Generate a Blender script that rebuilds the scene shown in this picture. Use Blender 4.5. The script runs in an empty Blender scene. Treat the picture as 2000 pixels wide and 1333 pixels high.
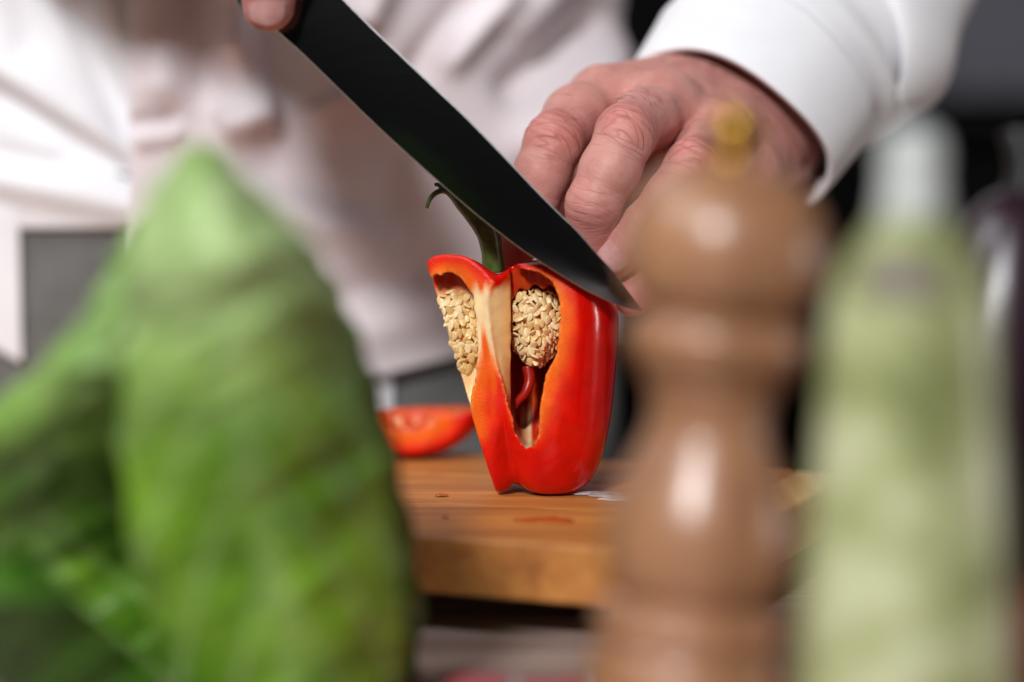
import bpy, math, random
import numpy as np
from mathutils import Vector, Matrix
random.seed(7); rng = np.random.default_rng(7)
scene = bpy.context.scene
COL = scene.collection

# ------------------------------------------------------------------ camera
FPX = 85.0 / 36.0 * 2000.0
CAM = np.array([0.0, -0.78, 0.117]); PITCH = math.radians(5.0)
cd = bpy.data.cameras.new('camera'); cam = bpy.data.objects.new('camera', cd); COL.objects.link(cam)
cam.location = CAM; cam.rotation_euler = (math.radians(90) - PITCH, 0, 0)
cd.lens = 85; cd.sensor_width = 36; cd.clip_start = 0.02; cd.clip_end = 50
cd.dof.use_dof = True; cd.dof.focus_distance = 0.773; cd.dof.aperture_fstop = 2.8
scene.camera = cam
# ------------------------------------------------------------------ light
w = bpy.data.worlds.new('World'); scene.world = w; w.use_nodes = True
w.node_tree.nodes['Background'].inputs[0].default_value = (0.9, 0.92, 1.0, 1)
w.node_tree.nodes['Background'].inputs[1].default_value = 0.012
def area(name, loc, target, sx, sy, power, color=(1, 1, 1)):
    l = bpy.data.lights.new(name, 'AREA'); l.shape = 'RECTANGLE'; l.size = sx; l.size_y = sy
    l.energy = power; l.color = color
    o = bpy.data.objects.new(name, l); COL.objects.link(o); o.location = loc
    o.rotation_euler = (Vector(target) - Vector(loc)).to_track_quat('-Z', 'Y').to_euler()
    return o
area('key_softbox', (-0.66, -2.30, 1.52), (0, 0, 0.05), 0.30, 0.30, 71, (0.985, 0.985, 1.0))
area('overhead_softbox', (-0.95, -0.45, 1.25), (0, 0.02, 0.05), 0.45, 0.45, 10, (0.97, 0.98, 1.0))
area('right_strip', (0.85, -0.14, 0.05), (0.03, 0, 0.05), 0.05, 0.22, 1.0, (1, 0.95, 0.92))  # strip added for the pepper's side highlight, in place of a low bright surface
scene.view_settings.view_transform = 'Standard'; scene.view_settings.look = 'None'
scene.view_settings.exposure = 0.0; scene.view_settings.gamma = 1.0
scene.render.engine = 'CYCLES'
scene.cycles.use_denoising = True
scene.cycles.max_bounces = 8

# ------------------------------------------------------------------ helpers
def P(px, py, Y):
    """point of the place seen at photo pixel (px,py) on the plane at world depth Y (metres)"""
    a = (px - 1000.0) / FPX; b = (666.5 - py) / FPX
    d = np.array([a, math.cos(PITCH) + b * math.sin(PITCH), -math.sin(PITCH) + b * math.cos(PITCH)])
    return CAM + d * ((Y - CAM[1]) / d[1])
def project(v):
    r = v - CAM
    f = r[..., 1] * math.cos(PITCH) - r[..., 2] * math.sin(PITCH)
    u = r[..., 1] * math.sin(PITCH) + r[..., 2] * math.cos(PITCH)
    return 1000 + FPX * r[..., 0] / f, 666.5 - FPX * u / f
def unit(v): v = np.asarray(v, float); return v / np.linalg.norm(v)
def sstep(a, b, x): t = np.clip((x - a) / (b - a), 0, 1); return t * t * (3 - 2 * t)
def mixc(a, b, t): t = np.asarray(t)[:, None]; return np.asarray(a) * (1 - t) + np.asarray(b) * t

def hsh(ix, iy, iz, seed):
    n = (ix * 374761393 + iy * 668265263 + iz * 2147483647 + seed * 1274126177).astype(np.int64) & 0xffffffff
    n = ((n ^ (n >> 13)) * 1274126177) & 0xffffffff
    n = ((n ^ (n >> 16)) * 2246822519) & 0xffffffff
    return ((n ^ (n >> 15)) & 0xffffff) / float(0xffffff) * 2 - 1
def vnoise(p, seed=0):
    f = np.floor(p); i = f.astype(np.int64); t = p - f; t = t * t * (3 - 2 * t)
    out = 0
    for dx in (0, 1):
        for dy in (0, 1):
            for dz in (0, 1):
                wgt = (t[:, 0] if dx else 1 - t[:, 0]) * (t[:, 1] if dy else 1 - t[:, 1]) * (t[:, 2] if dz else 1 - t[:, 2])
                out = out + wgt * hsh(i[:, 0] + dx, i[:, 1] + dy, i[:, 2] + dz, seed)
    return out

def smin(a, b, k):
    h = np.clip(.5 + .5 * (b - a) / k, 0, 1); return b * (1 - h) + a * h - k * h * (1 - h)
def smax(a, b, k): return -smin(-a, -b, k)
def cone(p, a, b, ra, rb):
    a = np.asarray(a, float); ab = np.asarray(b, float) - a
    t = np.clip(((p - a) @ ab) / (ab @ ab), 0, 1)
    return np.linalg.norm(p - a - t[:, None] * ab, axis=1) - (ra + (rb - ra) * t)
def ellip(p, c, r):
    q = (p - c) / np.asarray(r, float); k = np.linalg.norm(q, axis=1)
    return (k - 1) * min(r)

def surface_nets(V, lo, h):
    S = V < 0
    c = np.zeros(np.array(V.shape) - 1, np.uint8)
    sl = lambda o, n: slice(o, o + n - 1)
    nx, ny, nz = V.shape
    corners = [(i, j, k) for i in (0, 1) for j in (0, 1) for k in (0, 1)]
    for (i, j, k) in corners: c += S[sl(i, nx), sl(j, ny), sl(k, nz)]
    act = (c > 0) & (c < 8)
    idx = np.argwhere(act); N = len(idx)
    cid = np.full(act.shape, -1, np.int32); cid[act] = np.arange(N)
    cv = {o: V[idx[:, 0] + o[0], idx[:, 1] + o[1], idx[:, 2] + o[2]] for o in corners}
    acc = np.zeros((N, 3)); cnt = np.zeros(N)
    for a in corners:
        for ax in range(3):
            if a[ax] == 0:
                b = list(a); b[ax] = 1; b = tuple(b)
                va, vb = cv[a], cv[b]; m = (va < 0) != (vb < 0)
                t = np.where(m, va / np.where(m, va - vb, 1), 0)
                pt = np.tile(np.array(a, float), (N, 1)); pt[:, ax] = t
                acc += pt * m[:, None]; cnt += m
    verts = (idx + acc / cnt[:, None]) * h + lo
    quads = []
    for ax in range(3):
        o1, o2 = [(1, 2), (2, 0), (0, 1)][ax]
        A = [slice(None)] * 3; B = [slice(None)] * 3
        A[ax] = slice(0, -1); B[ax] = slice(1, None)
        d = S[tuple(A)] != S[tuple(B)]
        e = np.argwhere(d)
        e = e[(e[:, o1] > 0) & (e[:, o2] > 0) & (e[:, o1] < V.shape[o1] - 1) & (e[:, o2] < V.shape[o2] - 1)]
        ins = S[e[:, 0], e[:, 1], e[:, 2]]
        def cell(da, db):
            q = e.copy(); q[:, o1] -= da; q[:, o2] -= db
            return cid[q[:, 0], q[:, 1], q[:, 2]]
        q = np.stack([cell(1, 1), cell(0, 1), cell(0, 0), cell(1, 0)], 1)
        q[~ins] = q[~ins][:, ::-1]
        quads.append(q)
    return verts, np.concatenate(quads)
def sdf_mesh(f, lo, hi, h, slack=7.0):
    lo = np.asarray(lo, float); hi = np.asarray(hi, float)
    n = (np.ceil((hi - lo) / (4 * h)).astype(int)) * 4 + 1
    g = [np.arange(0, n[i], 4) * h + lo[i] for i in range(3)]
    G = np.stack(np.meshgrid(*g, indexing='ij'), -1)
    C = f(G.reshape(-1, 3)).reshape(G.shape[:3])
    V = C.astype(np.float32)
    for ax in range(3):
        m = V.shape[ax]; i = np.arange((m - 1) * 4 + 1); j = np.minimum(i // 4, m - 2); t = (i / 4.0 - j).astype(np.float32)
        sh = [1, 1, 1]; sh[ax] = -1; t = t.reshape(sh)
        V = np.take(V, j, ax) * (1 - t) + np.take(V, j + 1, ax) * t
    m = np.argwhere(np.abs(V) < slack * h)
    for s in range(0, len(m), 400000):
        mm = m[s:s + 400000]
        V[mm[:, 0], mm[:, 1], mm[:, 2]] = f(mm * h + lo)
    return surface_nets(V, lo, h)

def vnormals(v, q):
    n = np.zeros_like(v); a = v[q[:, 2]] - v[q[:, 0]]; b = v[q[:, 3 if q.shape[1] > 3 else 1]] - v[q[:, 1 if q.shape[1] > 3 else 0]]
    fn = np.cross(a, b)
    for k in range(q.shape[1]): np.add.at(n, q[:, k], fn)
    return n / (np.linalg.norm(n, axis=1)[:, None] + 1e-12)

PLOC = {}
def empty(name, loc, label=None, cat=None, group=None):
    o = bpy.data.objects.new(name, None); COL.objects.link(o); o.location = loc; PLOC[o.name] = Vector(loc)
    o.empty_display_size = 0.02
    if label: tag(o, label, cat, group)
    return o
def tag(o, label=None, cat=None, group=None, kind=None):
    if label: o['label'] = label
    if cat: o['category'] = cat
    if group: o['group'] = group
    if kind: o['kind'] = kind
    return o
def adopt(o, parent):
    o.parent = parent
    o.matrix_parent_inverse = Matrix.Translation(-PLOC.get(parent.name, Vector((0, 0, 0))))
def meshdata(name, v, f, smooth=True, attrs=None):
    me = bpy.data.meshes.new(name)
    if isinstance(f, np.ndarray):
        k = f.shape[1]
        me.vertices.add(len(v)); me.vertices.foreach_set('co', np.asarray(v, np.float32).ravel())
        me.loops.add(f.size); me.loops.foreach_set('vertex_index', f.astype(np.int32).ravel())
        me.polygons.add(len(f)); me.polygons.foreach_set('loop_start', np.arange(0, f.size, k, dtype=np.int32))
        me.update(calc_edges=True)
        me.validate()
    else:
        me.from_pydata([tuple(map(float, p)) for p in v], [], f)
    if smooth: me.polygons.foreach_set('use_smooth', np.ones(len(me.polygons), bool))
    for n, a in (attrs or {}).items():
        a = np.asarray(a, np.float32)
        if a.ndim == 2:
            at = me.attributes.new(n, 'FLOAT_COLOR', 'POINT')
            at.data.foreach_set('color', np.concatenate([a, np.ones((len(a), 1), np.float32)], 1).ravel())
        else:
            at = me.attributes.new(n, 'FLOAT', 'POINT'); at.data.foreach_set('value', a)
    return me
def mk(name, v, f, mat, parent=None, smooth=True, attrs=None):
    me = meshdata(name, v, f, smooth, attrs); me.materials.append(mat)
    o = bpy.data.objects.new(name, me); COL.objects.link(o)
    if parent is not None: adopt(o, parent)
    return o
def grid_faces(nu, nv, wrap=False):
    u = np.arange(nu if wrap else nu - 1); v = np.arange(nv - 1)
    U, V = np.meshgrid(u, v, indexing='ij'); U = U.ravel(); V = V.ravel(); U2 = (U + 1) % nu
    return np.stack([U * nv + V, U2 * nv + V, U2 * nv + V + 1, U * nv + V + 1], 1)
def shell(name, pts, mat, parent, th, wrap=False, attrs=None):
    """grid (nu,nv,3) of points -> closed sheet of real thickness th"""
    nu, nv = pts.shape[:2]; v = pts.reshape(-1, 3); q = grid_faces(nu, nv, wrap); n = vnormals(v, q)
    N = len(v); v2 = np.concatenate([v, v - n * th]); q2 = q[:, ::-1] + N
    rim = []
    ids = np.arange(N).reshape(nu, nv)
    loops = [ids[:, 0], ids[:, -1][::-1]] if not wrap else [np.append(ids[:, 0], ids[0, 0]), np.append(ids[:, -1], ids[0, -1])[::-1]]
    if not wrap: loops += [ids[0, :][::-1], ids[-1, :]]
    for L in loops:
        a, b = L[:-1], L[1:]; rim.append(np.stack([b, a, a + N, b + N], 1))
    at = {k: np.concatenate([x, x]) for k, x in (attrs or {}).items()}
    return mk(name, v2, np.concatenate([q, q2] + rim), mat, parent, True, at)
def tube(pts, rad, n=12, cap=True):
    pts = np.asarray(pts, float); m = len(pts); rad = np.broadcast_to(np.asarray(rad, float), (m,))
    t = np.gradient(pts, axis=0); t /= np.linalg.norm(t, axis=1)[:, None]
    ref = np.array([0.3, 0.9, 0.2]); V = []
    for i in range(m):
        a = unit(np.cross(t[i], ref)); b = np.cross(t[i], a)
        th = np.linspace(0, 2 * np.pi, n, endpoint=False)
        V.append(pts[i] + rad[i] * (np.cos(th)[:, None] * a + np.sin(th)[:, None] * b))
    V = np.concatenate(V)
    f = [(i * n + j, i * n + (j + 1) % n, (i + 1) * n + (j + 1) % n, (i + 1) * n + j) for i in range(m - 1) for j in range(n)]
    if cap: f += [tuple(range(n))[::-1], tuple((m - 1) * n + j for j in range(n))]
    return V, f
def spline(pts, n):
    pts = np.asarray(pts, float); k = len(pts); t = np.linspace(0, k - 1, n); i = np.minimum(t.astype(int), k - 2); f = (t - i)[:, None]
    g = lambda j: pts[np.clip(j, 0, k - 1)]
    p0, p1, p2, p3 = g(i - 1), g(i), g(i + 1), g(i + 2)
    return .5 * (2 * p1 + (p2 - p0) * f + (2 * p0 - 5 * p1 + 4 * p2 - p3) * f**2 + (3 * p1 - p0 - 3 * p2 + p3) * f**3)
def box(lo, hi):
    x0, y0, z0 = lo; x1, y1, z1 = hi
    v = [(x0, y0, z0), (x1, y0, z0), (x1, y1, z0), (x0, y1, z0), (x0, y0, z1), (x1, y0, z1), (x1, y1, z1), (x0, y1, z1)]
    f = [(3, 2, 1, 0), (4, 5, 6, 7), (0, 1, 5, 4), (1, 2, 6, 5), (2, 3, 7, 6), (3, 0, 4, 7)]
    return v, f
def lathe(prof, n=64):
    """prof: list of (r, z); closed at both ends"""
    prof = np.asarray(prof, float); th = np.linspace(0, 2 * np.pi, n, endpoint=False)
    V = np.stack([prof[None, :, 0] * np.cos(th)[:, None], prof[None, :, 0] * np.sin(th)[:, None], np.broadcast_to(prof[None, :, 1], (n, len(prof)))], -1)
    return V.reshape(-1, 3), grid_faces(n, len(prof), True)
def bevel(o, wdt, seg=2):
    m = o.modifiers.new('bevel', 'BEVEL'); m.width = wdt; m.segments = seg; m.limit_method = 'ANGLE'

# ------------------------------------------------------------------ materials
class M:
    def __init__(s, name):
        s.m = bpy.data.materials.new(name); s.m.use_nodes = True; s.t = s.m.node_tree; s.b = s.t.nodes['Principled BSDF']
    def n(s, typ, **kw):
        nd = s.t.nodes.new(typ)
        for k, v in kw.items():
            if k in nd.inputs: nd.inputs[k].default_value = v
            else: setattr(nd, k, v)
        return nd
    def link(s, a, b): s.t.links.new(a, b)
    def set(s, **kw):
        for k, v in kw.items():
            i = s.b.inputs[k.replace('_', ' ')]
            i.default_value = (*v, 1) if isinstance(v, tuple) and len(v) == 3 and i.type == 'RGBA' else v
        return s
    def coord(s, scale=(1, 1, 1), rot=(0, 0, 0)):
        tc = s.n('ShaderNodeTexCoord'); mp = s.n('ShaderNodeMapping'); mp.inputs['Scale'].default_value = scale; mp.inputs['Rotation'].default_value = rot
        s.link(tc.outputs['Object'], mp.inputs[0]); return mp.outputs[0]
    def noise(s, scale, detail=4, co=None, rough=.5, dist=0):
        nd = s.n('ShaderNodeTexNoise'); nd.inputs['Scale'].default_value = scale; nd.inputs['Detail'].default_value = detail
        nd.inputs['Roughness'].default_value = rough; nd.inputs['Distortion'].default_value = dist
        s.link(co if co is not None else s.coord(), nd.inputs['Vector']); return nd.outputs['Fac']
    def ramp(s, fac, stops):
        r = s.n('ShaderNodeValToRGB'); e = r.color_ramp.elements
        while len(e) < len(stops): e.new(0.5)
        for k, (p, c) in enumerate(stops): e[k].position = p; e[k].color = (*c, 1) if len(c) == 3 else c
        s.link(fac, r.inputs[0]); return r.outputs[0]
    def bump(s, h, strength=.3, dist=.001, prev=None):
        b = s.n('ShaderNodeBump'); b.inputs['Strength'].default_value = strength; b.inputs['Distance'].default_value = dist
        s.link(h, b.inputs['Height'])
        if prev is not None: s.link(prev, b.inputs['Normal'])
        return b.outputs[0]
    def attr(s, name):
        a = s.n('ShaderNodeAttribute'); a.attribute_name = name; return a
    def mul(s, a, b, typ='MULTIPLY', fac=1.0):
        x = s.n('ShaderNodeMix'); x.data_type = 'RGBA'; x.blend_type = typ; x.inputs[0].default_value = fac
        s.link(a, x.inputs[6]); s.link(b, x.inputs[7]); return x.outputs[2]
    def base(s, c): s.link(c, s.b.inputs['Base Color']); return s
    def normal(s, c): s.link(c, s.b.inputs['Normal']); return s

def m_pepper():
    m = M('pepper flesh and skin'); a = m.attr('Col'); wet = m.attr('cut')
    fine = m.noise(1700, 3); big = m.noise(160, 3)
    var = m.ramp(big, [(.3, (.86, .8, .8)), (.7, (1.08, 1.12, 1.1))])
    m.base(m.mul(a.outputs['Color'], var))
    mr = m.n('ShaderNodeMapRange'); m.link(wet.outputs['Fac'], mr.inputs[0]); mr.inputs[3].default_value = .15; mr.inputs[4].default_value = .42
    m.link(mr.outputs[0], m.b.inputs['Roughness'])
    bm = m.n('ShaderNodeMath', operation='MULTIPLY'); m.link(fine, bm.inputs[0]); m.link(wet.outputs['Fac'], bm.inputs[1])
    n1 = m.bump(bm.outputs[0], .28, .0005)
    n2 = m.bump(m.noise(90, 3), .10, .002, n1); m.normal(n2)
    m.set(Subsurface_Weight=.22, Subsurface_Radius=(1.0, .35, .12), Subsurface_Scale=.0022, Specular_IOR_Level=.3)
    return m.m
def m_seed():
    m = M('pepper seed'); oi = m.n('ShaderNodeObjectInfo')
    c = m.ramp(oi.outputs['Random'], [(0, (.80, .52, .20)), (.5, (.88, .65, .31)), (1, (.92, .75, .44))])
    m.base(m.mul(c, m.ramp(m.noise(900, 2), [(.3, (.88, .84, .8)), (.7, (1.05, 1.05, 1.05))])))
    m.normal(m.bump(m.noise(2500, 2), .15, .0003))
    m.set(Roughness=.38, Subsurface_Weight=.15, Subsurface_Radius=(1, .6, .3), Subsurface_Scale=.0008); return m.m
def m_skin():
    m = M('skin'); a = m.attr('Col'); cr = m.attr('crease')
    mott = m.ramp(m.noise(170, 5, rough=.6), [(.3, (.90, .82, .80)), (.55, (1, 1, 1)), (.75, (1.06, 1.10, 1.08))])
    m.base(m.mul(a.outputs['Color'], mott))
    cx = m.n('ShaderNodeCombineXYZ'); m.link(m.attr('fs').outputs['Fac'], cx.inputs[0]); m.link(m.attr('fl').outputs['Fac'], cx.inputs[1])
    def lines(sx, sy, wdt):
        mp = m.n('ShaderNodeMapping'); mp.inputs['Scale'].default_value = (sx, sy, 1); m.link(cx.outputs[0], mp.inputs[0])
        return m.ramp(m.noise(1.0, 1.5, mp.outputs[0]), [(.5 - wdt, (1, 1, 1)), (.5, (0, 0, 0)), (.5 + wdt, (1, 1, 1))])
    big, small = lines(.26, .045, .035), lines(.75, .16, .09)
    fm = m.attr('fm').outputs['Fac']
    def lined(l, k):     # 1 where there is no line
        mx = m.n('ShaderNodeMix'); mx.data_type = 'RGBA'; mu = m.n('ShaderNodeMath', operation='MULTIPLY'); m.link(fm, mu.inputs[0]); mu.inputs[1].default_value = k
        m.link(mu.outputs[0], mx.inputs[0]); mx.inputs[6].default_value = (1, 1, 1, 1); m.link(l, mx.inputs[7]); return mx.outputs[2]
    tint = m.ramp(lined(big, .8), [(0, (.72, .52, .50)), (1, (1, 1, 1))])
    m.base(m.mul(m.mul(a.outputs['Color'], mott), tint))
    n1 = m.bump(lined(small, .8), .30, .0004); n1 = m.bump(lined(big, 1.0), .55, .0005, n1)
    n2 = m.bump(m.noise(700, 4), .14, .0008, n1); n3 = m.bump(cr.outputs['Fac'], .5, .0006, n2); m.normal(n3)
    m.set(Roughness=.52, Subsurface_Weight=.08, Subsurface_Radius=(1.0, .35, .2), Subsurface_Scale=.003, Specular_IOR_Level=.38); return m.m
def m_nail():
    m = M('fingernail'); m.base(m.ramp(m.noise(300, 2), [(.3, (.56, .27, .25)), (.7, (.63, .35, .33))]))
    m.set(Roughness=.3, Subsurface_Weight=.15, Subsurface_Radius=(1, .4, .3), Subsurface_Scale=.002); return m.m
def m_hair():
    m = M('body hair'); m.set(Base_Color=(.035, .02, .015), Roughness=.5); return m.m
def m_cloth(name, c0, c1, scale=2600, rough=.85):
    m = M(name); m.base(m.ramp(m.noise(60, 4), [(.3, c0), (.7, c1)]))
    wv = m.n('ShaderNodeTexWave'); wv.inputs['Scale'].default_value = scale / 6; wv.inputs['Distortion'].default_value = .5
    m.link(m.coord(rot=(0, .78, 0)), wv.inputs['Vector'])
    m.normal(m.bump(m.noise(scale, 2), .15, .0004, m.bump(wv.outputs['Fac'], .12, .0003)))
    m.set(Roughness=rough, Sheen_Weight=.08); return m.m
def m_blade():
    m = M('knife steel'); co = m.coord((14, 500, 500), (0, math.radians(45), 0))
    st = m.noise(3, 5, co, .65)
    m.base(m.ramp(st, [(.3, (.125, .127, .13)), (.7, (.14, .142, .145))]))
    m.link(m.ramp(st, [(.3, (.14,) * 3), (.8, (.155,) * 3)]), m.b.inputs['Roughness'])
    m.set(Metallic=1.0); return m.m
def m_steel():
    m = M('ground steel edge'); m.base(m.ramp(m.noise(900, 3), [(.3, (.5, .5, .5)), (.7, (.68, .68, .67))])); m.set(Metallic=1.0, Roughness=.42); return m.m
def m_wood(name, dark, mid, light, rot=(0, 0, 0), grain=(6, 150, 150), rough=.5, coat=0.0):
    m = M(name); co = m.coord(grain, rot)
    g = m.noise(1.6, 7, co, .62, .6); big = m.noise(.35, 3, co)
    c = m.ramp(g, [(.28, dark), (.5, mid), (.72, light)])
    m.base(m.mul(c, m.ramp(big, [(.3, (.78, .72, .68)), (.7, (1.12, 1.1, 1.06))])))
    m.link(m.ramp(g, [(.3, (rough + .1,) * 3), (.8, (rough - .08,) * 3)]), m.b.inputs['Roughness'])
    m.normal(m.bump(g, .3, .0008)); m.set(Coat_Weight=coat, Coat_Roughness=.25); return m.m
def m_leaf():
    m = M('lettuce leaf'); a = m.attr('Col'); m.base(m.mul(a.outputs['Color'], m.ramp(m.noise(120, 4), [(.3, (.75, .82, .7)), (.7, (1.15, 1.1, 1.2))])))
    m.normal(m.bump(m.noise(260, 4), .4, .002))
    m.set(Roughness=.42, Subsurface_Weight=.12, Subsurface_Radius=(.4, 1, .2), Subsurface_Scale=.003); return m.m
def m_plain(name, c, rough=.5, metal=0.0, var=.12, scale=80, **kw):
    m = M(name); c = np.array(c)
    m.base(m.ramp(m.noise(scale, 4), [(.3, tuple(c * (1 - var))), (.7, tuple(np.minimum(c * (1 + var), 1)))]))
    m.normal(m.bump(m.noise(scale * 6, 3), .08, .0005)); m.set(Roughness=rough, Metallic=metal, **kw); return m.m
MAT = dict(pepper=m_pepper(), seed=m_seed(), skin=m_skin(), nail=m_nail(), hair=m_hair(),
    jacket=m_cloth('white jacket cotton', (.80, .80, .83), (.85, .85, .87)),
    apron=m_cloth('pale pinkish apron cotton', (.76, .68, .70), (.81, .745, .765)),
    trousers=m_cloth('grey trouser cloth', (.115, .118, .112), (.16, .162, .155)),
    blade=m_blade(), steel=m_steel(), black=m_plain('black handle', (.012, .012, .013), .4),
    stem=m_plain('pepper stem green', (.055, .085, .012), .45, scale=300, var=.45),
    leaf=m_leaf(),
    mill=m_wood('turned beech', (.27, .122, .06), (.36, .178, .09), (.44, .23, .125), grain=(150, 150, 8), rough=.38, coat=.5),
    brass=m_plain('brass knob', (.46, .25, .05), .38, 1.0))
# ------------------------------------------------------------------ setting
TZ = -0.0285                                   # table top; the board's top is z = 0
m_table = m_wood('grey brown table top', (.24, .17, .145), (.33, .25, .22), (.40, .32, .285), grain=(5, 90, 90), rough=.5)
v, f = box((-0.9, -0.70, TZ - .04), (0.9, 0.125, TZ)); o = mk('table', v, f, m_table, None, False)
bevel(o, .004); tag(o, kind='structure')
m_wall = m_plain('charcoal wall paint', (.19, .19, .225), .7, scale=6)
v, f = box((-3, 2.0, -1), (3, 2.1, 2.5)); tag(mk('wall', v, f, m_wall, None, False), kind='structure')
v, f = box((-3, -2.6, -1.0), (3, 2.0, -0.92)); tag(mk('floor', v, f, m_plain('dark floor', (.06, .058, .055), .5, scale=5), None, False), kind='structure')
# dark kitchen furniture far behind the cook
m_cab = m_plain('matt black cabinet', (.003, .003, .003), .9, Specular_IOR_Level=.1)
a = P(1120, 0, 1.3); b = P(1662, 0, 1.3)
r = empty('tall_cabinet', (a[0], 1.5, -.92), 'tall black cabinet behind the cook, seen between torso and sleeve', 'cabinet')
v, f = box((a[0], 1.3, -.92), (b[0], 1.7, 1.2)); bevel(mk('carcass', v, f, m_cab, r, False), .004)
v, f = box((a[0] + .01, 1.27, -.80), (b[0] - .01, 1.298, 1.18)); dr = mk('door', v, f, m_cab, r, False); bevel(dr, .003)
a = P(1662, 0, 1.3); b = P(2500, 0, 1.3); zt = P(1800, 255, 1.3)[2]
r = empty('low_cabinet', (a[0], 1.5, -.92), 'low black cabinet in the blurred background at upper right', 'cabinet')
v, f = box((a[0] + .004, 1.3, -.92), (b[0], 1.7, zt)); bevel(mk('carcass', v, f, m_cab, r, False), .004)
v, f = box((a[0] + .004, 1.26, zt + .001), (b[0], 1.7, zt + .03)); bevel(mk('worktop', v, f, m_cab, r, False), .004)

# ------------------------------------------------------------------ cutting board
ang = math.radians(22); E1 = np.array([math.cos(ang), -math.sin(ang), 0]); N1 = np.array([math.sin(ang), math.cos(ang), 0])
A0 = np.array([-0.0294, -0.086, 0.0])
def brd(e, n, z): return A0 + E1 * e + N1 * n + np.array([0, 0, z])
board = empty('cutting_board', brd(-.1, .09, TZ), 'thick oak cutting board under the halved red pepper', 'cutting board')
BD = .172; BT = .0172
rows = [(0, .060), (.0602, .118), (.1182, BD)]
for k, (n0, n1) in enumerate(rows):
    m = m_wood('oiled oak %d' % k, (.31, .105, .022), (.52, .205, .046), (.66, .31, .085), (0, 0, ang), ((5, 130, 60), (6, 110, 60), (4, 150, 60))[k], .46)
    v, f = box((-.33, n0, -BT), (.0675, n1, -(.0, .00025, .0001)[k]))
    v = [brd(*p) for p in v]; o = mk('plank', v, f, m, board, False); bevel(o, .0012, 3)
m_end = m_wood('oak end cleat', (.44, .22, .07), (.60, .34, .13), (.70, .44, .2), (0, 0, ang), (120, 8, 60), .5)
v, f = box((.0678, .0, -BT), (.088, BD, -.0003)); o = mk('end_cleat', [brd(*p) for p in v], f, m_end, board, False); bevel(o, .0015, 3)
for e, n in ((-.28, .03), (-.28, .14), (.05, .05), (.05, .15)):
    v, f = lathe([(0, TZ), (.007, TZ), (.008, TZ + .002), (.008, -BT + .0005), (0, -BT + .0005)], 20)
    c = brd(e, n, 0); mk('foot', v + np.array([c[0], c[1], 0]), f, MAT['black'], board)

# ------------------------------------------------------------------ bell pepper (millimetres, local)
SC = .1662
PC = P(1040, 968, -.004); PC[2] = 0.0; PC[1] = -.006            # axis foot on the board
def lx(px): return (px - 1040) * SC
def lz(py): return (968 - py) * SC
def poly_sdf(x, z, pts):
    pts = np.asarray(pts, float); d = np.full(x.shape, 1e9); s = np.ones(x.shape)
    j = len(pts) - 1
    for i in range(len(pts)):
        e = pts[j] - pts[i]; wx = x - pts[i, 0]; wz = z - pts[i, 1]
        t = np.clip((wx * e[0] + wz * e[1]) / (e @ e), 0, 1); bx = wx - e[0] * t; bz = wz - e[1] * t
        d = np.minimum(d, bx * bx + bz * bz)
        c1 = z >= pts[i, 1]; c2 = z < pts[j, 1]; c3 = e[0] * wz > e[1] * wx
        s = np.where((c1 & c2 & c3) | (~c1 & ~c2 & ~c3), -s, s); j = i
    return s * np.sqrt(d)
RC = [(lx(a), lz(b)) for a, b in [(952, 585), (957, 558), (975, 538), (1010, 527), (1050, 533), (1078, 553), (1090, 590), (1091, 640), (1083, 690), (1064, 728), (1054, 775), (1051, 838), (1041, 864), (1027, 869), (1008, 842), (998, 800), (985, 748), (968, 700), (958, 650)]]
LC = [(lx(a), lz(b)) for a, b in [(700, 560), (842, 549), (858, 541), (880, 538), (900, 545), (912, 560), (926, 580), (931, 620), (934, 680), (931, 735), (922, 770), (919, 800), (921, 835), (900, 850), (700, 850)]]
def lobe(p, c0, c1, R0, R1, z0, z1, n=3.4, ye=1.0):
    t = np.clip((p[:, 2] - z0) / (z1 - z0), -.3, 1.3); ts = np.clip(t, 0, 1)
    cx = c0[0] + (c1[0] - c0[0]) * ts; cy = c0[1] + (c1[1] - c0[1]) * ts; R = R0 + (R1 - R0) * ts**.8
    rho = np.hypot(p[:, 0] - cx, (p[:, 1] - cy) / ye) / R
    g = (rho**n + np.abs(2 * t - 1)**n)**(1 / n)
    return (g - 1) * R
def pep_outer(p):
    wob = vnoise(p / 14.0, 3)[:, None] * .5; p = p + wob
    p[:, 2] += .34 * np.maximum(p[:, 1] - yfront(p) - .6, 0) * sstep(45, 72, p[:, 2])   # shoulders sink towards the stem
    a = lobe(p, (6.4, 1.0), (6.6, 1.5), 16.2, 22.8, -.3, 78.6)          # big front lobe
    b = lobe(p, (11.0, 13), (12.2, 14), 11.0, 16.3, 2.0, 76.0)          # right, behind
    c = lobe(p, (-11.8, -1.5), (-25.5, -2.0), 8.3, 14.5, .6, 77.6, 3.2)      # left, to be cut open
    d = lobe(p, (-6, 14), (-12, 17), 11, 15, 2.0, 76.0)                 # back left
    e = lobe(p, (-6.5, -1.0), (-16.0, -2.5), 8.0, 11.0, 6.0, 73.5, 3.0)  # thick flesh where two lobes meet
    o = smin(smin(smin(a, b, 2.2), smin(c, d, 3.0), 1.2), e, 1.6)
    dip = cone(p, (-8, 10, 84), (-8, 10, 73), 9, 4)
    return smax(o, -dip, 4.0)
NF = unit((-.30, -.95, .02)); PF = np.array([13.0, -18.6, 40.0])
NL = unit((-.955, -.02, -.285)); PL = np.array([lx(843), 0, lz(545)])
def yfront(p): return PF[1] - ((p[:, 0] - PF[0]) * NF[0] + (p[:, 2] - PF[2]) * NF[2]) / NF[1]
def jag(p, seed, amp): return vnoise(p * np.array([.55, .25, .55]), seed) * amp * .7 + vnoise(p * np.array([1.1, .5, 1.1]), seed + 1) * amp * .45
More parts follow.
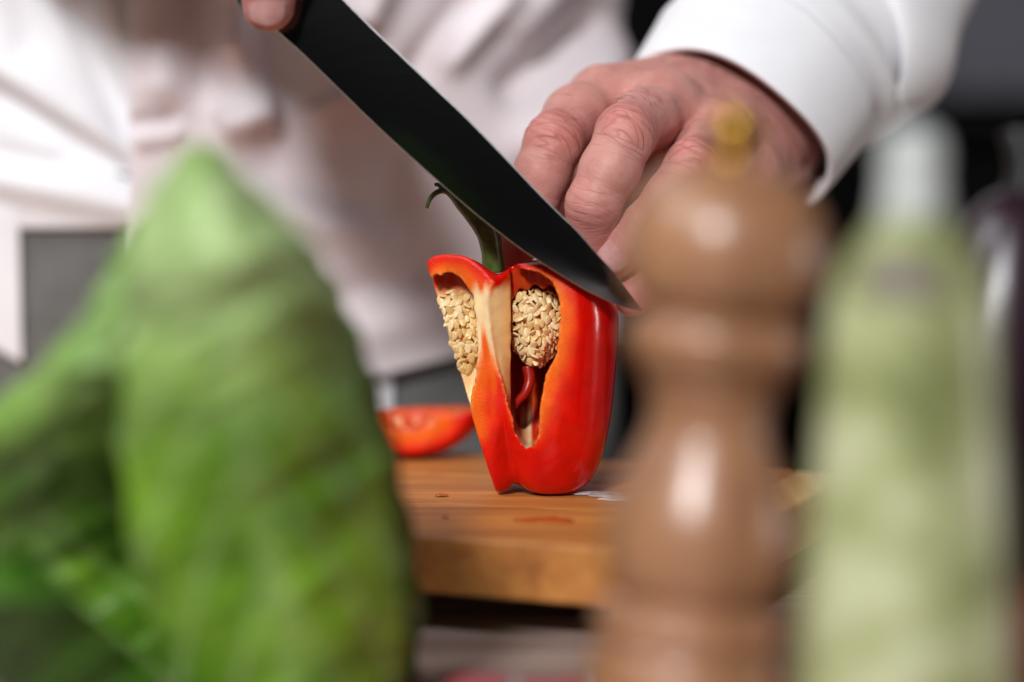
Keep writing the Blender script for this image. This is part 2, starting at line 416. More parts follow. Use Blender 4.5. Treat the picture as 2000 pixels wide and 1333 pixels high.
def pep_cav(p, O=None):
    if O is None: O = pep_outer(p)
    x, y, z = p.T; dep = np.maximum(y - yfront(p), 0)
    rimj = np.clip(1 - dep / 5, .25, 1)
    r = poly_sdf(x - np.minimum(dep, 14) * .0, z, RC) + jag(p, 11, .62) * rimj - np.minimum(dep, 8) * .14
    xl = np.interp(z, [lz(868), lz(800), lz(700), lz(650), lz(585), lz(530)], [lx(1004), lx(992), lx(968), lx(958), lx(952), lx(970)])
    sep = (xl + np.maximum(-7.0 - xl, 0) * np.clip(dep / 6, 0, 1)) - x          # slanting pith wall
    r = smax(r, sep + vnoise(p / 3, 5) * .25, 1.0)
    l = poly_sdf(x, z, LC) + jag(p, 21, .65) * rimj - np.minimum(dep, 6) * .06
    wall = O + 4.6 - 16 * sstep(11, 5, dep) + .5 * np.sin(x * 1.25 + z * .15) * sstep(58, 68, z)
    return smax(np.minimum(r, l), wall, 1.2)
def pep_solid(p):
    O = pep_outer(p); z = p[:, 2]
    kf = .5 + 3.6 * np.maximum(sstep(30, 4, z), sstep(4, 13, p[:, 0]))
    s = smax(O, (p - PF) @ NF + vnoise(p / 5, 9) * .12, kf)
    s = smax(s, (p - PL) @ NL + vnoise(p / 4, 15) * .15, .7)
    c = pep_cav(p, O)
    # thin pale pith wall of the left chamber, kept standing behind the cut
    s = smax(s, -c, .35)
    return s
lo = np.array([-42, -26, -2]); hi = np.array([32, 34, 82])
pv, pq = sdf_mesh(pep_solid, lo, hi, .46)
O = pep_outer(pv); df = (pv - PF) @ NF; dl = (pv - PL) @ NL; cv = pep_cav(pv, O)
depth = np.clip(-O, 0, 8); x, y, z = pv.T
skin = sstep(.9, .25, depth) * sstep(-.3, -1.2, np.maximum(df, dl))
incav = sstep(.8, .15, np.abs(cv)) * sstep(-.4, -1.6, df)
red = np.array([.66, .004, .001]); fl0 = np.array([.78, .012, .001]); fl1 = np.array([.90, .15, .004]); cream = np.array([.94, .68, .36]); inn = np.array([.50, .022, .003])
nz = vnoise(pv / 4, 31)
col = mixc(fl0, fl1, np.clip(sstep(8.0, -.3, cv + nz * .9) * sstep(.3, 1.6, depth), 0, 1))
rim = sstep(1.4, .1, np.abs(cv)) * sstep(-1.2, -.2, df) * (.65 + .35 * vnoise(pv * .9, 41))
col = mixc(col, (.92, .36, .07), np.clip(rim * (.5 + .8 * vnoise(pv * 1.6, 43)), 0, 1))
# pith: the partition under the notch, from the shoulder down, then fading into the flesh
sx = np.interp(z, [lz(760), lz(700), lz(640), lz(560), lz(520)], [lx(950), lx(952), lx(944), lx(941), lx(938)])
pith = sstep(3.6, 1.4, np.abs(x - sx) + nz * .4) * sstep(lz(720), lz(640), z) * sstep(lz(545), lz(578), z)
vein = sstep(2.2, .6, np.abs(x - sx - .4)) * sstep(lz(660), lz(700), z) * sstep(lz(800), lz(700), z)
pith = np.clip(pith - .85 * sstep(1.3, .3, np.abs(x - sx) + nz * .2) * np.maximum(sstep(lz(620), lz(665), z), sstep(lz(585), lz(560), z)), 0, 1)
edge = sstep(1.6, .3, np.abs(np.minimum(cv, 9))) * sstep(lz(760), lz(660), z) * sstep(lz(560), lz(600), z) * (x < -8)
col = mixc(col, cream, np.clip(pith + .55 * edge + .0 * vein, 0, 1))
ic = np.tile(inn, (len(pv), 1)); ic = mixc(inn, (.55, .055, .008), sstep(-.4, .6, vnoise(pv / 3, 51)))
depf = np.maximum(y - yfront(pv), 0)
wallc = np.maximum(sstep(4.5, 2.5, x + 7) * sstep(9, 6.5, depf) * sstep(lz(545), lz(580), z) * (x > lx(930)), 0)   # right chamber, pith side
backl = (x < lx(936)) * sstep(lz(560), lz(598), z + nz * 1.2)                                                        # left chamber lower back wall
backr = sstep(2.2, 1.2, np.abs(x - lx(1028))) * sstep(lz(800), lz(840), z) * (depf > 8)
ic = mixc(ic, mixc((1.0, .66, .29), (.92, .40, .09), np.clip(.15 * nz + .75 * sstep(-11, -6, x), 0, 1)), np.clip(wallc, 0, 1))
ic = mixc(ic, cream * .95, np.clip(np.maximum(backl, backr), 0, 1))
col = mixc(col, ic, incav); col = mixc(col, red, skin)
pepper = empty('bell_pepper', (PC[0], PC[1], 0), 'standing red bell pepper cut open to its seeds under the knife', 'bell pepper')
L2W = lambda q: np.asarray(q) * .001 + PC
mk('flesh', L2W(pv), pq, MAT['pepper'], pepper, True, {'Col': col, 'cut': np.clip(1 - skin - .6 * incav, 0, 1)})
# seed-bearing cores and their seeds
cores = [((lx(1043), 3.0, lz(640)), (8.6, 7.5, 13.5), 190, 3), ((lx(898), 6.0, lz(655)), (7.0, 6.0, 14.0), 110, 4)]
def seed_mesh():
    V, F = lathe([(0, -.5), (.5, -.433), (.8, -.3), (.95, -.156), (1.0, 0), (.95, .156), (.8, .3), (.5, .433), (0, .5)], 18)
    V = V * np.array([1.78, 1.18, 1.0])
    V[:, 1] *= 1 - .22 * (V[:, 0] / 1.75); V[:, 2] += .12 * (V[:, 0] / 1.75)**2
    return meshdata('seed', V * .001, F)
SM = seed_mesh(); SM.materials.append(MAT['seed'])
m_core = m_plain('placenta flesh', (.66, .16, .03), .4, scale=500, var=.3, Subsurface_Weight=.2, Subsurface_Scale=.002)
for ci, (c, rr, cnt, sd) in enumerate(cores):
    fcore = lambda p: smax(ellip(p, np.array(c), np.array(rr) * np.array([.80, .80, .86])) + vnoise(p / 2.2, 60 + sd) * .7, (p - PL) @ NL + 1.6, .8)
    cvv, cq = sdf_mesh(fcore, np.array(c) - rr - np.array([1, 1, 1]), np.array(c) + rr + np.array([1, 1, 1]), .6)
    core = mk('seed_core', L2W(cvv), cq, m_core, pepper)
    placed = []
    D = rng.normal(size=(7000, 3)); D /= np.linalg.norm(D, axis=1)[:, None]; D = D[(D[:, 1] < .3) & (D[:, 2] < .88)]
    TP = np.stack([1 - .42 * np.maximum(0, -D[:, 2])**1.5, np.ones(len(D)), np.ones(len(D))], 1) * (1 + .14 * vnoise(D * 1.7, 80 + sd))[:, None]
    PP = np.array(c) + D * np.array(rr) * TP * rng.uniform(.90, 1.07, (len(D), 1))
    ok = (pep_solid(PP) > .5) & ((PP - PL) @ NL < -.6)
    for d, pos in zip(D[ok], PP[ok]):
        if len(placed) >= cnt: break
        if len(placed) and np.min(np.linalg.norm(np.array(placed) - pos, axis=1)) < 1.5: continue
        placed.append(pos)
        nrm = unit(d / np.array(rr)**1.0 + rng.normal(size=3) * .035)
        nrm = unit(nrm + rng.normal(size=3) * .34)
        dn = np.array([.25 * d[0] + rng.normal() * .55, -.1, -1.0]); tx = unit(dn - nrm * (dn @ nrm)); ty = np.cross(nrm, tx)
        o = bpy.data.objects.new('seed', SM); COL.objects.link(o)
        s = rng.uniform(.78, 1.15)
        Mx = Matrix([[tx[0], ty[0], nrm[0], 0], [tx[1], ty[1], nrm[1], 0], [tx[2], ty[2], nrm[2], 0], [0, 0, 0, 1]])
        o.parent = core; o.matrix_parent_inverse = Matrix.Identity(4)
        o.matrix_basis = Matrix.Translation(Vector(L2W(pos))) @ Mx @ Matrix.Scale(s, 4)
        # the core mesh is stored in place; undo the core's own parenting offset for its seeds
# small curled red flap inside the right chamber
q = spline([(lx(1030), 2, lz(722)), (lx(1034), 1, lz(748)), (lx(1026), 0, lz(772)), (lx(1010), 0, lz(790)), (lx(1006), .5, lz(803))], 24)
v, f = tube(L2W(q), np.interp(np.linspace(0, 1, 24), [0, .4, .8, 1], [1.9, 1.7, 1.1, .3]) * .001, 14)
mk('inner_curl', v, f, m_plain('inner red curl', (.36, .01, .003), .3, scale=400, Subsurface_Weight=.15, Subsurface_Scale=.002), pepper)
# stem
yst = 9.0
q = spline([(lx(964), yst + 1, lz(540)), (lx(960), yst, lz(500)), (lx(951), yst - 1, lz(460)), (lx(926), yst - 2, lz(424)), (lx(898), yst - 3, lz(393)), (lx(878), yst - 4, lz(381)), (lx(862), yst - 4, lz(379))], 40)
tt = np.linspace(0, 1, 40); rad = np.interp(tt, [0, .15, .35, .6, .85, 1], [3.6, 3.1, 3.7, 3.3, 1.6, 1.0])
v, f = tube(L2W(q), rad * .001, 24)
kk = np.arange(len(v)) % 24; cen = np.repeat(L2W(q), 24, 0); v = cen + (v - cen) * (1 + .13 * np.cos(kk / 24 * 2 * np.pi * 5))[:, None]
stem = mk('stem', v, f, MAT['stem'], pepper)
for pts, r0 in (([(870, 380), (855, 385), (845, 393), (838, 405), (835, 416)], 1.0), ([(866, 384), (862, 374), (856, 370), (850, 371)], 1.0), ([(872, 382), (868, 373), (864, 368)], .9)):
    q = spline([(lx(a), yst - 4, lz(b)) for a, b in pts], 16); v, f = tube(L2W(q), np.linspace(r0, r0 * .55, 16) * .001, 10)
    mk('stem_curl', v, f, MAT['stem'], stem)

# ------------------------------------------------------------------ pepper wedge lying on the board
wc = P(800, 897, .075); wc[2] = 0
def wedge(p):
    # boat of pepper wall: long axis x, skin below, hollow above
    q = p.copy(); q[:, 2] -= .012 * q[:, 0]**2 * .35
    out = ellip(q, np.array([0, 4., 15.5]), np.array([27., 19., 15.6]))
    inn = ellip(q, np.array([-3, 3., 20.5]), np.array([20.5, 14.0, 14.0])) + vnoise(p / 2.0, 71) * .7
    s = smax(out, -inn, .8)
    s = smax(s, p[:, 2] - (15.8 + .06 * p[:, 0]) + vnoise(p / 3, 72) * .3, .7)
    return smax(s, -(p[:, 1] + 7.5 + .0 * p[:, 2]) + vnoise(p / 4, 73) * .2, .9)
wv_, wq = sdf_mesh(wedge, (-30, -12, -2), (30, 26, 22), .6)
q = wv_.copy(); q[:, 2] -= .012 * q[:, 0]**2 * .35
ow = ellip(q, np.array([0, 4., 15.5]), np.array([27., 19., 15.6])); iw = ellip(q, np.array([-3, 3., 20.5]), np.array([20.5, 14.0, 14.0]))
c = mixc(fl0, fl1, sstep(.6, 4.5, -ow)); c = mixc(c, (.60, .05, .01), sstep(1.2, .3, np.abs(iw)) * .8)
c = mixc(c, cream, sstep(.35, .75, vnoise(wv_ * np.array([.5, .3, .25]), 77)) * sstep(1.6, .5, np.abs(iw)) * .8); c = mixc(c, red, sstep(.8, .2, np.abs(ow)))
wz = wv_[:, 2].min()
o = mk('pepper_wedge', (wv_ - np.array([0, 0, wz])) * .001 + wc, wq, MAT['pepper'], None, True, {'Col': c, 'cut': sstep(.2, .8, np.abs(ow))})
tag(o, 'small red pepper wedge lying on the board behind the lettuce', 'pepper wedge')
# juice and water on the board
m_juice = m_plain('pepper juice', (.42, .10, .02), .08, scale=200); 
m_water = M('water film'); m_water.set(Base_Color=(.75, .78, .8), Roughness=.06, Alpha=.55, Specular_IOR_Level=.9); m_water.normal(m_water.bump(m_water.noise(260, 4), .5, .002)); m_water = m_water.m
def puddle(name, px, py, rx, ry, hgt, mat, label, cat, seed, sm=1.0):
    c = CAM + (P(px, py, 0) - CAM) * ((0 - CAM[2]) / (P(px, py, 0)[2] - CAM[2])); n = 40; V = []; R = [0, .35, .65, .85, .96, 1.0]
    H = [1, .96, .8, .5, .2, -.1]
    th = np.linspace(0, 2 * np.pi, n, endpoint=False); wob = 1 + sm * (.22 * np.sin(2 * th + seed) + .14 * np.sin(3 * th + seed * 2) + .08 * np.sin(7 * th + seed * 3))
    for r_, h_ in zip(R, H):
        V.append(np.stack([c[0] + rx * r_ * wob * np.cos(th), c[1] + ry * r_ * wob * np.sin(th), np.full(n, h_ * hgt + .0002)], 1))
    V = np.stack(V, 1).reshape(-1, 3)
    return tag(mk(name, V, grid_faces(n, 6, True), mat), label, cat)
puddle('juice_drop', 862, 969, .0021, .0016, .0006, m_juice, 'small orange juice drop on the board left of the pepper', 'drop', 1, .3)
puddle('juice_drop', 1066, 1017, .0075, .006, .0005, m_juice, 'wide juice stain on the board in front of the pepper', 'drop', 2)
puddle('juice_drop', 868, 1012, .0012, .002, .0005, m_juice, 'tiny juice drop near the front edge of the board', 'drop', 4, .4)
puddle('water_puddle', 1165, 966, .008, .0055, .0006, m_water, 'shiny wet patch on the board touching the pepper base', 'water', 3, 1.4)
puddle('water_puddle', 1205, 975, .006, .004, .0006, m_water, 'shiny wet patch on the board nearest the pepper mill', 'water', 5, 1.4)

# ------------------------------------------------------------------ knife
KY = -.0250
edge_px = [(478, 3), (541, 62), (586, 102), (649, 163), (700, 213), (760, 270), (850, 351), (930, 420), (977, 457), (1024, 492), (1078, 527), (1136, 563), (1175, 583), (1215, 600), (1252, 608)]
spine_px = [(570, -105), (622, -52), (673, 0), (730, 57), (790, 114), (850, 171), (910, 228), (1000, 321), (1047, 371), (1094, 418), (1125, 448), (1162, 491), (1195, 528), (1220, 561), (1253, 606)]
nS = 64; E_ = spline(edge_px, nS); S_ = spline(spine_px, nS)
def kplane(px, py, off=0.0):          # blade leans a little: its face looks slightly up
    Y = KY - (py - 300) * .0000075 - (px - 860) * .000003
    p = P(px, py, Y); p[1] -= off; return p
def tw(py_s): return 1.0
rows_ = [(0.0, .00085)] + [(t_, .00095 - .00075 * t_**2.2) for t_ in (.02, .2, .4, .6, .8, .985)] + [(1.0, .00003)]
def blade_side(sgn, r):
    out = []
    for i in range(nS):
        a, b = S_[i], E_[i]; w_ = min(1.0, (nS - 1 - i) / 10.0 + .12); row = []
        for t, th in r: c_ = a + (b - a) * t; row.append(kplane(c_[0], c_[1], sgn * th * w_))
        out.append(row)
    return np.array(out)
knife = empty('kitchen_knife', kplane(860, 300), 'long dark steel kitchen knife slanting across the red pepper', 'knife')
def strip(r0, r1, mat, name, par):
    F_ = blade_side(1, rows_[r0:r1]); B_ = blade_side(-1, rows_[r0:r1]); k = r1 - r0
    ring = np.concatenate([F_, B_[:, ::-1]], 1); v = ring.reshape(-1, 3); n = 2 * k
    fs = [(i * n + j, i * n + (j + 1) % n, (i + 1) * n + (j + 1) % n, (i + 1) * n + j) for i in range(nS - 1) for j in range(n)]
    fs += [tuple(range(n))[::-1], tuple((nS - 1) * n + j for j in range(n))]
    o = mk(name, v, fs, mat, par, name == 'blade')
    if name == 'blade': o.data.set_sharp_from_angle(angle=.6)
    return o
bl = strip(1, 7, MAT['blade'], 'blade', knife)
strip(6, 8, MAT['steel'], 'cutting_edge', bl); strip(0, 2, MAT['steel'], 'spine', bl)
hd = spline([(575, -22), (520, -78), (440, -160), (340, -262), (230, -370)], 30)
hp = np.array([kplane(a, b) for a, b in hd]); hv, hf = tube(hp, np.interp(np.linspace(0, 1, 30), [0, .1, .4, .8, 1], [.0125, .0125, .011, .0135, .011]), 20)
cc = np.repeat(hp, 20, 0); hv = cc + (hv - cc) * np.array([1, .62, 1]); mk('handle', hv, hf, MAT['black'], knife)
v = [kplane(*a, o_) for o_ in (.0022, -.0022) for a in ((462, -2), (476, 30), (500, 42), (610, -60), (575, -105))]
mk('bolster', v, [(0, 1, 2, 3, 4), (9, 8, 7, 6, 5)] + [(i, i + 5, (i + 1) % 5 + 5, (i + 1) % 5) for i in range(5)], MAT['black'], knife, False)
# ------------------------------------------------------------------ the cook
person = empty('person', (-.13, .26, -.92), 'cook in white jacket and pale apron holding the pepper and knife', 'person')
def mmP(px, py, Ymm): return P(px, py, Ymm * .001) * 1000
def build_hand(fingers, palm, extra, box_lo, box_hi, h, k_palm=9.0, k_f=4.5):
    """fingers: list of [(point_mm, radius)...]; palm: list of (a, b, ra, rb)"""
    def f(p):
        pm = None
        for a, b, ra, rb in palm:
            d = cone(p, a, b, ra, rb); pm = d if pm is None else smin(pm, d, k_palm)
        out = pm
        for ch in fingers:
            fd = None
            for (a, ra), (b, rb) in zip(ch[:-1], ch[1:]):
                d = cone(p, a, b, ra, rb); fd = d if fd is None else smin(fd, d, 2.2)
            out = np.minimum(out, smin(pm, fd, k_f))
        for c, r, k in extra: out = smin(out, np.linalg.norm(p - c, axis=1) - r, k)
        return out + vnoise(p / 9.0, 5) * .3 + vnoise(p / 4.0, 15) * .06
    return sdf_mesh(f, box_lo, box_hi, h)
def skin_attrs(v, n, joints, tips, light=None):
    """joints: (J, prev, next, strength). returns displaced verts, colour, crease height"""
    base = np.array([.58, .25, .212]); redd = np.array([.58, .14, .13]); pale = np.array([.65, .345, .295])
    rd = np.zeros(len(v)); cr = np.zeros(len(v)); disp = np.zeros(len(v))
    for J, a, b, s_ in joints:
        u = unit(b - a); dors = unit(J - .5 * (a + b)); dors = unit(dors - u * (dors @ u)); lat = np.cross(u, dors)
        r = v - J; s = r @ u; dd = r @ dors; l = r @ lat
        dist = np.linalg.norm(r, axis=1)
        m = sstep(0.0, 6.0, dd) * sstep(15, 10.5, dist)
        rd = np.maximum(rd, m * s_ * sstep(13, 6, np.abs(s)))
        wv = s + .5 * np.sin(l * .4 + s_ * 5) + .03 * l * l
        for s0, dp, wd in ((-5.0, .22, 1.0), (-1.4, .38, .9), (2.8, .45, .95), (6.0, .22, .9)):
            g = np.exp(-((wv - s0) / wd)**2) * m
            disp -= dp * g * s_; cr -= dp * g * s_
    for T in tips: rd = np.maximum(rd, .8 * sstep(18, 5, np.linalg.norm(v - T, axis=1)))
    nz_ = vnoise(v / 8, 6) * .5 + vnoise(v / 3, 7) * .25
    c = mixc(base, pale, np.clip(.35 + nz_ * .7, 0, 1)); c = mixc(c, redd, np.clip(rd * .45 + .15 * nz_, 0, 1))
    c = mixc(c, (.50, .16, .13), np.clip(-cr * .6, 0, 1))
    return v + n * disp[:, None], c, cr
def finger_coords(v, chains, joints):
    """per vertex: millimetres along its finger, across it, and how strongly the skin is lined there"""
    best = np.full(len(v), 1e9); fs = np.zeros(len(v)); fl = np.zeros(len(v)); fm = np.full(len(v), .16)
    for ci, ch in enumerate(chains):
        s0 = ci * 200.0
        for (a, ra), (b, rb) in zip(ch[:-1], ch[1:]):
            ab = b - a; L = np.linalg.norm(ab); t = ((v - a) @ ab) / L**2; tc = np.clip(t, 0, 1)
            d = np.linalg.norm(v - a - tc[:, None] * ab, axis=1) - ra; lat = unit(np.cross(ab, [0, -1, .35]))
            mkk = d < best; best = np.where(mkk, d, best); fs = np.where(mkk, s0 + t * L, fs); fl = np.where(mkk, (v - a) @ lat, fl); s0 += L
    for J, a, b, s_ in joints: fm = np.maximum(fm, s_ * sstep(16, 8.5, np.linalg.norm(v - J, axis=1)))
    return fs, fl, fm
# --- the hand steadying the pepper
IDX = [(mmP(1182, 204, 50), 11.6), (mmP(1126, 230, 35), 10.9), (mmP(1082, 278, 19), 9.8), (mmP(1058, 342, 17), 9.1), (mmP(1036, 404, 16), 8.8), (mmP(1000, 495, 20), 7.6)]
MID = [(mmP(1296, 226, 44), 12.0), (mmP(1262, 236, 24), 10.6), (mmP(1222, 262, 4), 9.6), (mmP(1192, 330, 1), 9.1), (mmP(1158, 398, 0), 8.8), (mmP(1146, 490, 8), 7.9)]
RNG = [(mmP(1395, 282, 44), 11.2), (mmP(1376, 296, 26), 10.0), (mmP(1354, 326, 8), 9.0), (mmP(1310, 388, 4), 8.4), (mmP(1262, 446, 2), 8.1), (mmP(1202, 500, 4), 7.2)]
PNK = [(mmP(1455, 345, 50), 11.0), (mmP(1405, 430, 22), 8.8), (mmP(1305, 525, 10), 7.9), (mmP(1238, 578, 8), 6.8)]
THB = [(mmP(1380, 290, 82), 14.0), (mmP(1262, 310, 70), 11.5), (mmP(1150, 372, 58), 10.0), (mmP(1065, 455, 46), 8.6)]
WR = mmP(1452, 236, 92); WR2 = mmP(1600, 60, 130)
palm = [(IDX[0][0], WR + np.array([-8, 0, 8]), 13.5, 19), (MID[0][0], WR, 13.5, 20), (RNG[0][0], WR + np.array([5, 0, -4]), 13, 19), (PNK[0][0], WR + np.array([9, 2, -10]), 12, 17), (WR, WR2, 23, 27), (THB[0][0], WR, 14, 18)]
extra = [         (MID[0][0] + np.array([0, -4, 4]), 10.5, 6), (RNG[0][0] + np.array([0, -4, 3]), 9.8, 6),
         (IDX[3][0] + np.array([0, 2.5, -1]), 8.6, 4), (MID[3][0] + np.array([0, 2.5, -1]), 8.6, 4)]
allp = np.array([c[0] for ch in (IDX, MID, RNG, PNK, THB) for c in ch] + [WR, WR + (WR2 - WR) * .75])
hv, hq = build_hand([IDX, MID, RNG, PNK, THB], palm, extra, allp.min(0) - 26, allp.max(0) + 26, .5)
hn = vnormals(hv, hq)
J = [(ch[i][0], ch[i - 1][0], ch[i + 1][0], s) for ch, i, s in ((IDX, 2, .8), (IDX, 4, .25), (MID, 2, .75), (MID, 4, .28), (RNG, 2, .8), (RNG, 4, .25))]
hv, hc, hcr = skin_attrs(hv, hn, J, [IDX[-1][0], MID[-1][0], RNG[-1][0], PNK[-1][0]])
hfs, hfl, hfm = finger_coords(hv, [IDX, MID, RNG, PNK], J)
mk_red = np.exp(-(np.linalg.norm(hv - MID[0][0], axis=1) / 22)**2)
hc = mixc(hc, (.60, .24, .20), .35 * mk_red)
# --- the hand on the knife: forefinger laid against the blade, the others round the handle
KH = KY * 1000
RI = [(mmP(455, -330, KH + 26), 12.5), (mmP(520, -190, KH - 8), 10.6), (mmP(528, -75, KH - 8), 9.6), (mmP(524, 12, KH - 4.8), 8.1)]
RM = [(mmP(370, -400, KH + 26), 12.5), (mmP(450, -260, KH - 20), 10.4), (mmP(430, -150, KH - 18), 9.4), (mmP(400, -90, KH - 4), 8.0)]
RR = [(mmP(290, -450, KH + 26), 12), (mmP(370, -330, KH - 20), 10), (mmP(350, -220, KH - 18), 9), (mmP(320, -165, KH - 4), 7.8)]
RP = [(mmP(220, -480, KH + 26), 11), (mmP(290, -400, KH - 16), 9), (mmP(275, -300, KH - 16), 8), (mmP(250, -245, KH - 4), 7)]
RT = [(mmP(330, -330, KH + 52), 14), (mmP(430, -240, KH + 34), 11.5), (mmP(500, -120, KH + 20), 10), (mmP(560, -50, KH + 12), 8.6)]
RW = mmP(165, -440, KH + 66); RW2 = mmP(-60, -500, KH + 125)
palm2 = [(c[0][0], RW, 13, 19) for c in (RI, RM, RR, RP)] + [(RT[0][0], RW, 14, 18), (RW, RW2, 22, 26)]
allp = np.array([c[0] for ch in (RI, RM, RR, RP, RT) for c in ch] + [RW])
ev, eq = build_hand([RI, RM, RR, RP, RT], palm2, [], allp.min(0) - 24, allp.max(0) + 24, .72)
en = vnormals(ev, eq); ev, ec, ecr = skin_attrs(ev, en, [(RI[2][0], RI[1][0], RI[3][0], .5)], [RI[3][0]])
efs, efl, efm = finger_coords(ev, [RI, RM, RR, RP], [(RI[2][0], None, None, .6)])
# hidden arms and trunk inside the clothes, one body
def arm_tube(pts, rad):
    v, f = tube(np.array(pts), rad, 16, False); q = np.array(f); return v * 1000, q
av, aq = arm_tube(spline([WR * .001, P(1640, -60, .145), P(1710, -520, .22), P(1560, -900, .28)], 20), np.linspace(.022, .042, 20))
bv, bq = arm_tube(spline([RW * .001, P(-200, -600, .19), P(-200, -1000, .27), P(0, -1300, .30)], 20), np.linspace(.022, .042, 20))
th = np.linspace(0, 2 * np.pi, 40, endpoint=False); zz = np.linspace(-.35, .42, 20)
TX, TY = -.142, .262
tv = np.stack([TX + .165 * np.cos(th)[:, None] + zz * 0, TY + .082 * np.sin(th)[:, None] + zz * 0, zz + th[:, None] * 0], -1).reshape(-1, 3) * 1000; tq = grid_faces(40, 20, True)
V = []; Q = []; Cc = []; Cr = []; n0 = 0
for v_, q_, c_, r_ in ((hv, hq, hc, hcr), (ev, eq, ec, ecr), (av, aq, None, None), (bv, bq, None, None), (tv, tq, None, None)):
    V.append(v_); Q.append(q_ + n0); n0 += len(v_)
    Cc.append(c_ if c_ is not None else np.tile([.6, .32, .25], (len(v_), 1))); Cr.append(r_ if r_ is not None else np.zeros(len(v_)))
body = mk('body', np.concatenate(V) * .001, np.concatenate(Q), MAT['skin'], person, True, {'Col': np.concatenate(Cc), 'crease': np.concatenate(Cr), **{k_: np.concatenate([x_, y_, np.zeros(n0 - len(x_) - len(y_))]) for k_, x_, y_ in (('fs', hfs, efs), ('fl', hfl, efl), ('fm', hfm, efm))}})
def nail(ch, dors, r, ln, half, back, lift=.35):
    T = ch[-1][0]; u = unit(T - ch[-2][0]); d = unit(dors - u * (np.asarray(dors) @ u)); l = np.cross(u, d)
    nu, nv = 21, 21; A = np.linspace(-1, 1, nu); B = np.linspace(-1, 1, nv); pts = np.zeros((nu, nv, 3))
    for i, a in enumerate(A):
        for j, b in enumerate(B):
            w_ = max(1 - abs(b)**3.0, 0.0)**(1 / 3.0)
            w_ = max(w_, .06); ang_ = a * half * w_
            s = b * ln / 2 - back
            rr = (math.sqrt(max(r * r - (.8 * s)**2, 4.0)) if s > 0 else r) + lift - .5 * max(0, -b - .75) - .25 * abs(a)**3
            pts[i, j] = T + u * s + rr * (d * math.cos(ang_) + l * math.sin(ang_))
    return shell('fingernail', pts * .001, MAT['nail'], body, .0006)
nail(RNG, np.array([.1, -.9, .35]), 7.3, 12.0, .92, 1.6)
nail(RI, np.array([.05, -1.0, .05]), 8.1, 12.5, .80, 1.2)
# sparse dark hairs on the back of the hand
hs_v = []; hs_f = []; n0 = 0
hn2 = vnormals(hv, hq)
cand = []
for c0, rad_, num in ((mmP(1250, 215, 14), 9, 18), (mmP(1130, 225, 22), 9, 8), (mmP(1400, 175, 80), 26, 70), (mmP(1350, 165, 62), 14, 25), (mmP(1450, 215, 78), 20, 60)):
    i = np.where((np.linalg.norm(hv - c0, axis=1) < rad_) & (hn2[:, 1] < .1))[0]
    if len(i): cand += list(rng.choice(i, min(num, len(i)), replace=False))
for i in cand:
    p0 = hv[i]; n_ = hn2[i]; flow = unit(np.array([-.75, -.2, .15]) + rng.normal(size=3) * .35); flow = unit(flow - n_ * (flow @ n_))
    L = rng.uniform(4, 8.5); pts = [p0 + flow * L * t + n_ * (1.3 * math.sin(t * 2.4) + .05) + np.array([0, 0, -.9 * t * t]) for t in np.linspace(0, 1, 6)]
    tv_, tf_ = tube(np.array(pts) * .001, np.linspace(.000055, .00002, 6), 4)
    hs_v.append(tv_); hs_f += [tuple(a + n0 for a in q_) for q_ in tf_]; n0 += len(tv_)
if hs_v: mk('arm_hair', np.concatenate(hs_v), hs_f, MAT['hair'], body)['kind'] = 'stuff'

# --- clothes
def foldfield(px, py, folds):
    o = np.zeros(px.shape)
    for (x0, y0, x1, y1, wd, amp) in folds:
        ex, ey = x1 - x0, y1 - y0; L2 = ex * ex + ey * ey
        t = np.clip(((px - x0) * ex + (py - y0) * ey) / L2, -.15, 1.15); d = np.hypot(px - x0 - ex * t, py - y0 - ey * t)
        o += amp * np.exp(-(d / wd)**2) * sstep(-.15, .15, t) * sstep(1.15, .8, t)
    return o
JF = [(-40, 165, 300, 370, 26, -7), (-60, 90, 300, 320, 45, 5), (110, -40, 265, 290, 26, -6), (40, -60, 60, 120, 35, -4), (-60, 330, 320, 415, 40, 6), (190, -80, 290, 190, 34, 5),
      (-60, 300, 150, 330, 25, -4)]
RF = [(1005, 300, 1215, 95, 42, 9), (985, 190, 1190, 20, 40, -9), (860, 130, 1000, -30, 34, 9), (800, 150, 930, -20, 32, -7), (1000, 70, 1110, -60, 40, 6), (1020, 400, 1230, 250, 45, -6), (700, 60, 760, -80, 40, 6)]
AF = [(300, -40, 325, 210, 55, 9), (395, -80, 405, 190, 40, -8), (470, -60, 470, 180, 42, 7), (250, 245, 345, 232, 13, -5), (265, 275, 360, 262, 20, 4), (545, -40, 640, 170, 75, -24), (455, -60, 450, 120, 40, 10), (430, 245, 545, 215, 45, 13), (520, 250, 820, 330, 100, -7), (700, 60, 760, -80, 40, 6),
      (480, 395, 760, 470, 45, 5), (500, 340, 800, 430, 50, -4), (620, 600, 860, 520, 40, -4), (640, 660, 880, 610, 50, 4)] + RF
def trunk(theta, z, rx, ry):
    return np.stack([TX + rx * np.cos(theta), TY - ry * np.sin(theta), z], -1)
